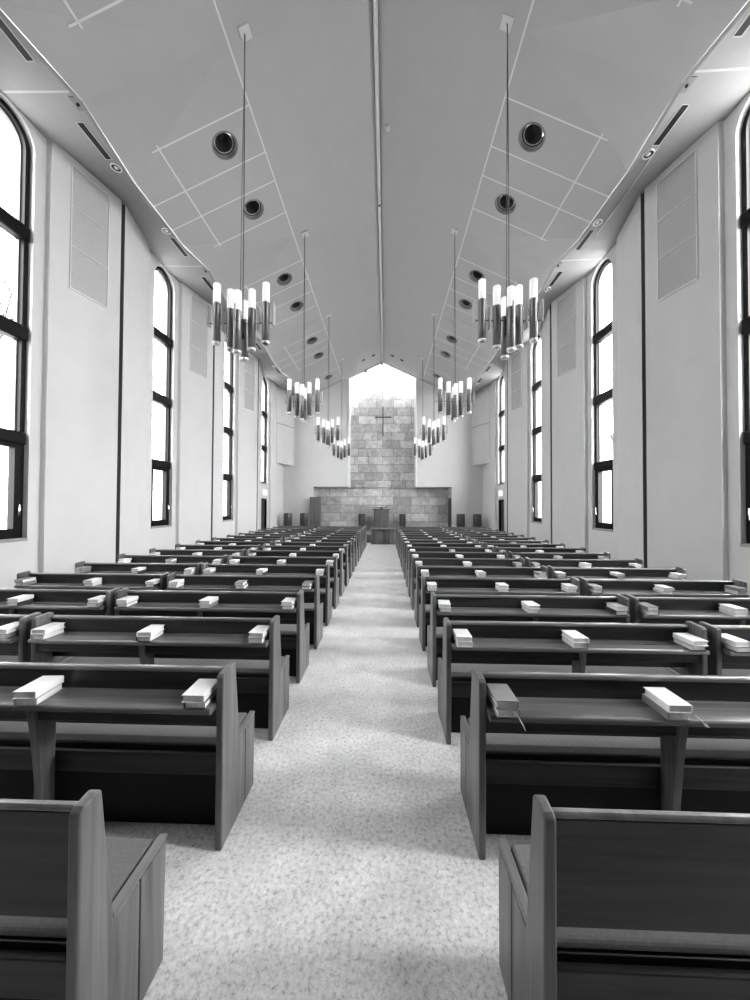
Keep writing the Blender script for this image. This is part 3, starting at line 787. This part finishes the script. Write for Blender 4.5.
for k in range(2, NROW+1):
    for sg in (-1, 1):
        for sec in ('inner', 'outer'):
            if sec == 'outer' and k < 3: continue
            for pi, px in enumerate(PILE[sec]):
                if k == 2 and pi == 2: continue
                jx, jy = pew_pos[(k, sg, sec)]
                x = sg*(px+jx) + rng.uniform(-0.03, 0.03)*(0 if pi != 1 else 1)
                y = row_y(k)+jy + 0.002 + rng.uniform(-0.010, 0.002)
                z = 0.7005
                rz = rng.uniform(-0.10, 0.10) if pi == 1 else rng.uniform(-0.05, 0.05)
                if (k, sg, sec, pi) == (2, -1, 'inner', 1): x = -1.515; rz = 0.06
                if (k, sg, sec, pi) == (2, 1, 'inner', 1): x = 1.49; rz = 0.03
                for lvl in (0, 1):
                    kind = rng.choice(('pale', 'pale', 'pale', 'grey') if lvl else ('pale', 'grey', 'grey', 'dark', 'dark'))  # upper covers mostly pale, standing in for glare on top
                    if (k, sg, sec, pi, lvl) == (2, 1, 'inner', 0, 1): kind = 'grey'
                    if (k, sg, sec, pi, lvl) == (2, 1, 'inner', 1, 1): kind = 'pale'
                    if (k, sg, sec, pi, lvl) == (2, -1, 'inner', 1, 1): kind = 'pale'
                    if (k, sg, sec, pi, lvl) == (2, -1, 'inner', 0, 1): kind = 'pale'
                    a = rz + rng.uniform(-0.05, 0.05)
                    if rng.random() < 0.5: a += PI
                    dx, dy = rng.uniform(-0.006, 0.006), rng.uniform(-0.008, 0.004)
                    if k <= 14:
                        o = protos[kind] if first[kind] else copy_tree(protos[kind])
                        first[kind] = False
                        o.location = (x+dx, y+dy, z); o.rotation_euler = (0, 0, a)
                        tag(o, f'{kind} {"upper" if lvl else "lower"} book of {NAMES[sec][pi]} pair, {ORD[k]} row {sec} pew, {SIDE[sg]} block', 'book', 'hymn books on the pew ledges')
                    else:
                        t_ = TH[kind]
                        far.mi = {'pale': 0, 'grey': 1, 'dark': 2}[kind]
                        far.box(x+dx-0.05, x+dx+0.05, y+dy-0.078, y+dy+0.078, z, z+0.003); far.box(x+dx-0.05, x+dx+0.05, y+dy-0.078, y+dy+0.078, z+t_-0.003, z+t_)
                        far.mi = 3; far.box(x+dx-0.047, x+dx+0.045, y+dy-0.073, y+dy+0.073, z+0.003, z+t_-0.003)
                    if k == 2 and sg == 1: book_at[(pi, lvl)] = o
                    z += TH[kind] + 0.0006
tag(far.build('hymn_books', [M['book_glare'], M['book_grey'], M['book_dark'], M['pages']]), 'tiny paired hymn books on the ledges of the farthest four pew rows', 'books', 'hymn books on the farthest pews', 'stuff')
# ribbons hanging from the nearest books
for x, s, lab in ((0.775, 1, 'pale ribbon bookmark hanging from the aisle-end books on the second right pew'), (1.565, 1, 'thin ribbon bookmark trailing from the middle books on the second right pew')):
    y = row_y(2)-0.105
    m = MB(); m.tube([(x-0.02, y+0.015, 0.732), (x-0.004, y-0.004, 0.722), (x+0.004, y-0.012, 0.704), (x+0.012, y-0.018, 0.690 if x < 1 else 0.703), (x+0.022, y+0.008 if x > 1 else y-0.015, 0.668 if x < 1 else 0.7025)], 0.0022, 6)

    bk = book_at[(0 if x < 1 else 1, 0)]
    rb = m.build('ribbon_bookmark', M['ribbon']); rb.parent = bk
    rb.matrix_parent_inverse = (Matrix.Translation(bk.location) @ bk.rotation_euler.to_matrix().to_4x4()).inverted()
    tag(rb, 'pale ribbon bookmark')

# ------------------------------------------------------------------ chancel furniture
# communion table
t = empty('communion_table', (0.09, 15.05, 0))
m = MB(); m.box(-0.58, 0.58, -0.06, 0.42, 0.64, 0.69); m.build('table_top', M['wood_y'], t, 0.008)
m = MB(); m.prism([(-0.53,0.16),(-0.46,0.10),(-0.27,0.0),(-0.02,0.14),(0.02,0.14),(0.27,0.0),(0.46,0.10),(0.53,0.16),(0.53,0.36),(-0.53,0.36)], 2, 0.0, 0.64)
m.build('folded_front', M['wood_mid'], t, 0.004)
m = MB(); m.box(-0.55, 0.55, 0.02, 0.38, 0.0, 0.03); m.build('plinth', M['wood_dark'], t)
tag(t, 'wooden communion table with folded front at the end of the aisle', 'table')
# pulpit
t = empty('pulpit', (-0.03, 17.55, 0.36))
m = MB(); m.prism([(-0.40,0.22),(-0.02,0.0),(0.38,0.22),(0.38,0.5),(-0.40,0.5)], 2, 0, 1.10); m.build('pulpit_body', M['wood_mid'], t, 0.006)
m = MB(); m.prism([(-0.46,0.18),(-0.02,-0.07),(0.44,0.18),(0.44,0.52),(-0.46,0.52)], 2, 1.10, 1.14); m.build('pulpit_top', M['wood_dark'], t, 0.006)
m = MB(); m.box(-0.06, 0.06, 0.12, 0.3, 1.14, 1.2); m.box(-0.34, 0.30, 0.06, 0.34, 1.2, 1.225); m.build('reading_desk', M['black'], t, 0.004)
tag(t, 'angular wooden pulpit standing before the stone wall', 'pulpit')
b = empty('open_bible', (-0.05, 17.75, 1.586))
m = MB(); m.prism([(-0.22,0.012),(-0.2,0.035),(-0.1,0.05),(0,0.02),(0.1,0.05),(0.2,0.035),(0.22,0.012),(0,0.008)], 1, -0.12, 0.13); m.build('page_block', M['pages'], b)
m = MB(); m.box(-0.235, 0.235, -0.13, 0.14, 0.0, 0.008); m.build('cover', M['book_dark'], b)
tag(b, 'large open book lying on the pulpit reading desk', 'book')
for sg in (-1, 1):
    t = empty('pedestal', (sg*1.04, 17.75, 0.36))
    m = MB(); m.prism([(-0.16,0.12),(0.0,0.0),(0.16,0.12),(0.16,0.3),(-0.16,0.3)], 2, 0, 0.86); m.build('pedestal_column', M['wood_dark'], t, 0.004)
    m = MB(); m.prism([(-0.18,0.11),(0.0,-0.02),(0.18,0.11),(0.18,0.32),(-0.18,0.32)], 2, 0.86, 0.885); m.build('pedestal_top', M['black'], t, 0.004)
    tag(t, f'narrow dark wooden pedestal {SIDE[sg]} of the pulpit', 'pedestal', 'pedestals beside the pulpit')
# tub seats
def make_tub():
    t = empty('tub_seat', (0, 0, 0))
    m = MB(); m.lathe([(0, 0.02), (0.185, 0.02), (0.185, 0.92), (0.175, 0.935), (0.16, 0.93), (0.16, 0.5), (0, 0.5)], seg=28); m.build('seat_shell', M['wood_dark'], t)
    m = MB()
    for i in range(14):
        a = 2*PI*i/14
        m.box(0.18*math.cos(a)-0.013, 0.18*math.cos(a)+0.013, 0.18*math.sin(a)-0.013, 0.18*math.sin(a)+0.013, 0.03, 0.91)
    m.build('slats', M['wood_dark'], t)
    m = MB(); m.lathe([(0, 0), (0.20, 0), (0.20, 0.03), (0, 0.03)], seg=28); m.build('base', M['black'], t)
    return t
tub = make_tub(); ft = True
for sg in (-1, 1):
    for x, w in ((4.46, 'outer'), (3.69, 'inner')):
        o = tub if ft else copy_tree(tub); ft = False
        o.location = (sg*x, 16.5, 0.36)
        tag(o, f'{w} dark ribbed barrel-shaped seat on the {SIDE[sg]} of the chancel', 'seat', 'barrel-shaped seats on the chancel')
# wooden screen at the left
t = empty('wooden_cabinet', (-3.30, 17.14, 0.36))
m = MB(); m.box(-0.27, 0.27, 0.0, 0.24, 0.09, 1.72); m.build('cabinet_body', M['wood_mid'], t, 0.005)
m = MB(); m.box(-0.25, 0.02, -0.014, 0.0, 0.11, 1.70); c = m.build('door', M['wood_mid'], t, 0.003)
m = MB(); m.box(0.025, 0.25, -0.014, 0.0, 0.11, 1.70); m.build('door', M['wood_mid'], t, 0.003)
m = MB(); m.box(-0.01, 0.005, -0.03, -0.014, 0.85, 0.95); m.build('knob', M['chrome'], c)
m = MB(); m.box(-0.26, 0.26, 0.01, 0.23, 0.0, 0.09); tag(m.build('plinth', M['fitting'], t), 'pale plinth')
tag(t, 'tall wooden cabinet at the left edge of the stone recess', 'cabinet')
# cross
t = empty('cross', (0.02, YS-0.16, 6.27))
m = MB(); m.box(-0.028, 0.028, -0.03, 0.03, -1.0, 0.53); m.build('upright', M['wood_dark'], t, 0.004)
m = MB(); m.box(-0.43, 0.43, -0.024, 0.024, -0.03, 0.03); m.build('crossbar', M['wood_dark'], t, 0.004)
m = MB()
for x, z in ((0, 0.3), (0, -0.8)): m.box(x-0.012, x+0.012, 0.03, 0.152, z-0.012, z+0.012)
m.build('wall_fixing', M['black'], t)
tag(t, 'slim dark cross mounted high on the stone niche wall', 'cross')
# boxed columns in the back corners
for sg in (-1, 1):
    t = empty('trim_%d' % (4 if sg < 0 else 5), (sg*XP, YB, 3.66))
    a = [(0.0, -1.18), (sg*-0.42, -0.02), (sg*-0.52, -0.0), (0.0, 0.0)]
    m = MB(); m.prism([(0.0,-1.2),(-sg*0.03,-1.2),(-sg*0.46,-0.10),(-sg*0.55,0.0),(0,0)], 2, 0.0, 1.86); m.build('lower_box', M['wall'], t)
    m = MB(); m.prism([(0.0,-1.18),(-sg*0.02,-1.18),(-sg*0.44,-0.10),(-sg*0.53,0.0),(0,0)], 2, 1.90, HSOF-3.66); m.build('upper_box', M['wall'], t)
    m = MB(); m.prism([(0.0,-1.15),(-sg*0.01,-1.15),(-sg*0.42,-0.10),(-sg*0.5,0.0),(0,0)], 2, 1.86, 1.90); m.build('shadow_gap', M['sash'], t)
    struct(t, f'white boxed housing hanging in the back {SIDE[sg]} corner beside the last window', 'wall housing')

# bare twigs outside the nearest left window
def tree(x, y, seed, name, label):
    r = random.Random(seed); m = MB()
    def grow(p, d, L, rad, depth):
        q_ = p + d*L
        m.tube([p, p+d*L*0.5+Vector((r.uniform(-.05,.05), r.uniform(-.05,.05), 0))*L, q_], [rad, rad*0.85, rad*0.7], 5)
        if depth == 0: return
        for _ in range(3 if depth > 1 else 2):
            nd = (d + Vector((r.uniform(-.8,.8), r.uniform(-.8,.8), r.uniform(-.1,.7)))).normalized()
            grow(q_, nd, L*r.uniform(0.6,0.8), rad*0.6, depth-1)
    grow(Vector((x, y, -0.3)), Vector((0,0,1)), 2.6, 0.09, 5)
    tag(m.build(name, M['bark']), label, 'tree')
tree(-8.6, 6.6, 3, 'bare_tree', 'thin bare tree seen through the nearest left window')
tree(8.8, 12.4, 5, 'bare_tree', 'thin bare tree seen through the second right window')
tree(-9.4, 13.6, 11, 'bare_tree', 'thin bare tree seen through the second left window')
g = MB(); g.box(0, 40, -25, 50, -0.6, -0.4)  # unseen ground, tone raised on this side to bounce light onto the soffit
struct(g.build('ground', plain('ground_bounce_pale', 0.45, 0.9)), 'unseen ground outside the right windows, paled to bounce light onto the soffit', 'ground')
g = MB(); g.box(-40, 0, -25, 50, -0.6, -0.4)  # unseen ground, tone lowered so the left soffit gets less bounce
struct(g.build('ground', plain('ground_bounce_dark', 0.25, 0.9)), 'unseen ground outside the left windows, kept darker to bounce less light', 'ground')

def brick_mat():
    m, nt, b = new_mat('pale_brick')
    tc = nt.nodes.new('ShaderNodeTexCoord'); sep = nt.nodes.new('ShaderNodeSeparateXYZ'); nt.links.new(tc.outputs['Object'], sep.inputs[0])
    cb = nt.nodes.new('ShaderNodeCombineXYZ'); nt.links.new(sep.outputs['Y'], cb.inputs['X']); nt.links.new(sep.outputs['Z'], cb.inputs['Y'])
    br = nt.nodes.new('ShaderNodeTexBrick'); br.inputs['Scale'].default_value = 1.0
    br.inputs['Brick Width'].default_value = 0.6; br.inputs['Row Height'].default_value = 0.24; br.inputs['Mortar Size'].default_value = 0.014
    br.inputs['Color1'].default_value = grey(0.6); br.inputs['Color2'].default_value = grey(0.7); br.inputs['Mortar'].default_value = grey(0.015)
    nt.links.new(cb.outputs[0], br.inputs['Vector']); nt.links.new(br.outputs['Color'], b.inputs['Base Color'])
    b.inputs['Roughness'].default_value = 0.9
    return m
BRICK = brick_mat()
for sg in (-1, 1):
    t = empty('brick_building', (sg*18, 28, -0.4))
    m = MB(); m.box(min(0, sg*8), max(0, sg*8), -13, 16, 0, 7.0); m.build('brick_walls', BRICK, t)
    m = MB(); m.prism([(min(-sg*0.3, sg*8.3), 7.0), (max(-sg*0.3, sg*8.3), 7.0), (sg*4, 9.2)], 1, -13.3, 16.3); m.build('roof', M['sash'], t)
    tag(t, f'pale brick building outside beyond the {SIDE[sg]} windows', 'building')

# ------------------------------------------------------------------ daylight
w = bpy.data.worlds.new('overcast_sky'); scene.world = w; w.use_nodes = True
nt = w.node_tree; bg = nt.nodes['Background']
tc = nt.nodes.new('ShaderNodeTexCoord'); sp = nt.nodes.new('ShaderNodeSeparateXYZ')
nt.links.new(tc.outputs['Generated'], sp.inputs[0])
mr = nt.nodes.new('ShaderNodeMapRange'); mr.inputs['From Min'].default_value = -1; mr.inputs['From Max'].default_value = 1
mr.inputs['To Min'].default_value = 0.45; mr.inputs['To Max'].default_value = 1.55
nt.links.new(sp.outputs['X'], mr.inputs['Value'])
nt.links.new(mr.outputs['Result'], bg.inputs['Strength'])
bg.inputs['Color'].default_value = (1, 1, 1, 1)
w.cycles.sampling_method = 'AUTOMATIC'

def portal(loc, rot, sx, sy):
    l = bpy.data.lights.new('daylight_portal', 'AREA'); l.shape = 'RECTANGLE'; l.size = sx; l.size_y = sy
    l.cycles.is_portal = True
    o = bpy.data.objects.new('daylight_portal', l); COL.objects.link(o); o.location = loc; o.rotation_euler = rot
for sg in (-1, 1):
    for k, zc in enumerate(ZW):
        if k == 0: continue
        s0 = 2.6 if k == len(ZW)-1 else SILL
        portal((sg*(XB+REV+0.03), zc+WOFF, (s0+7.25)/2), (0, sg*PI/2, 0), 7.25-s0, 0.78)
for sg in (-1, 1):
    portal((sg*NX/2, (YB+YS)/2, (RIDGE+roof(NX))/2+0.12), (0, sg*math.atan(SL), 0), NX*1.12, YS-YB)

# ------------------------------------------------------------------ camera
F, YAW, PITCH, ROLL = 350.0, 0.0306, 0.0171, 0.005
cy_, sy_, cp, sp_, cr, sr = math.cos(YAW), math.sin(YAW), math.cos(PITCH), math.sin(PITCH), math.cos(ROLL), math.sin(ROLL)
Ry = Matrix(((cy_,0,sy_),(0,1,0),(-sy_,0,cy_))); Rp = Matrix(((1,0,0),(0,cp,sp_),(0,-sp_,cp))); Rr = Matrix(((cr,-sr,0),(sr,cr,0),(0,0,1)))
R = Rr @ Rp @ Ry
conv = lambda v: Vector((v[0], v[2], -v[1]))
right, down, fwd = conv(R[0]), conv(R[1]), conv(R[2])
cam = bpy.data.cameras.new('camera'); co = bpy.data.objects.new('camera', cam); COL.objects.link(co)
m4 = Matrix((( right.x, -down.x, -fwd.x, 0.18), (right.y, -down.y, -fwd.y, 0.0), (right.z, -down.z, -fwd.z, 1.65), (0,0,0,1)))
co.matrix_world = m4
cam.sensor_fit = 'VERTICAL'; cam.sensor_height = 36; cam.sensor_width = 27; cam.lens = F/1000*36
cam.clip_start = 0.02; cam.clip_end = 200
scene.camera = co
vs = scene.view_settings
vs.view_transform = 'Standard'; vs.look = 'None'; vs.gamma = 1.0; vs.use_curve_mapping = False
vs.exposure = 5.28
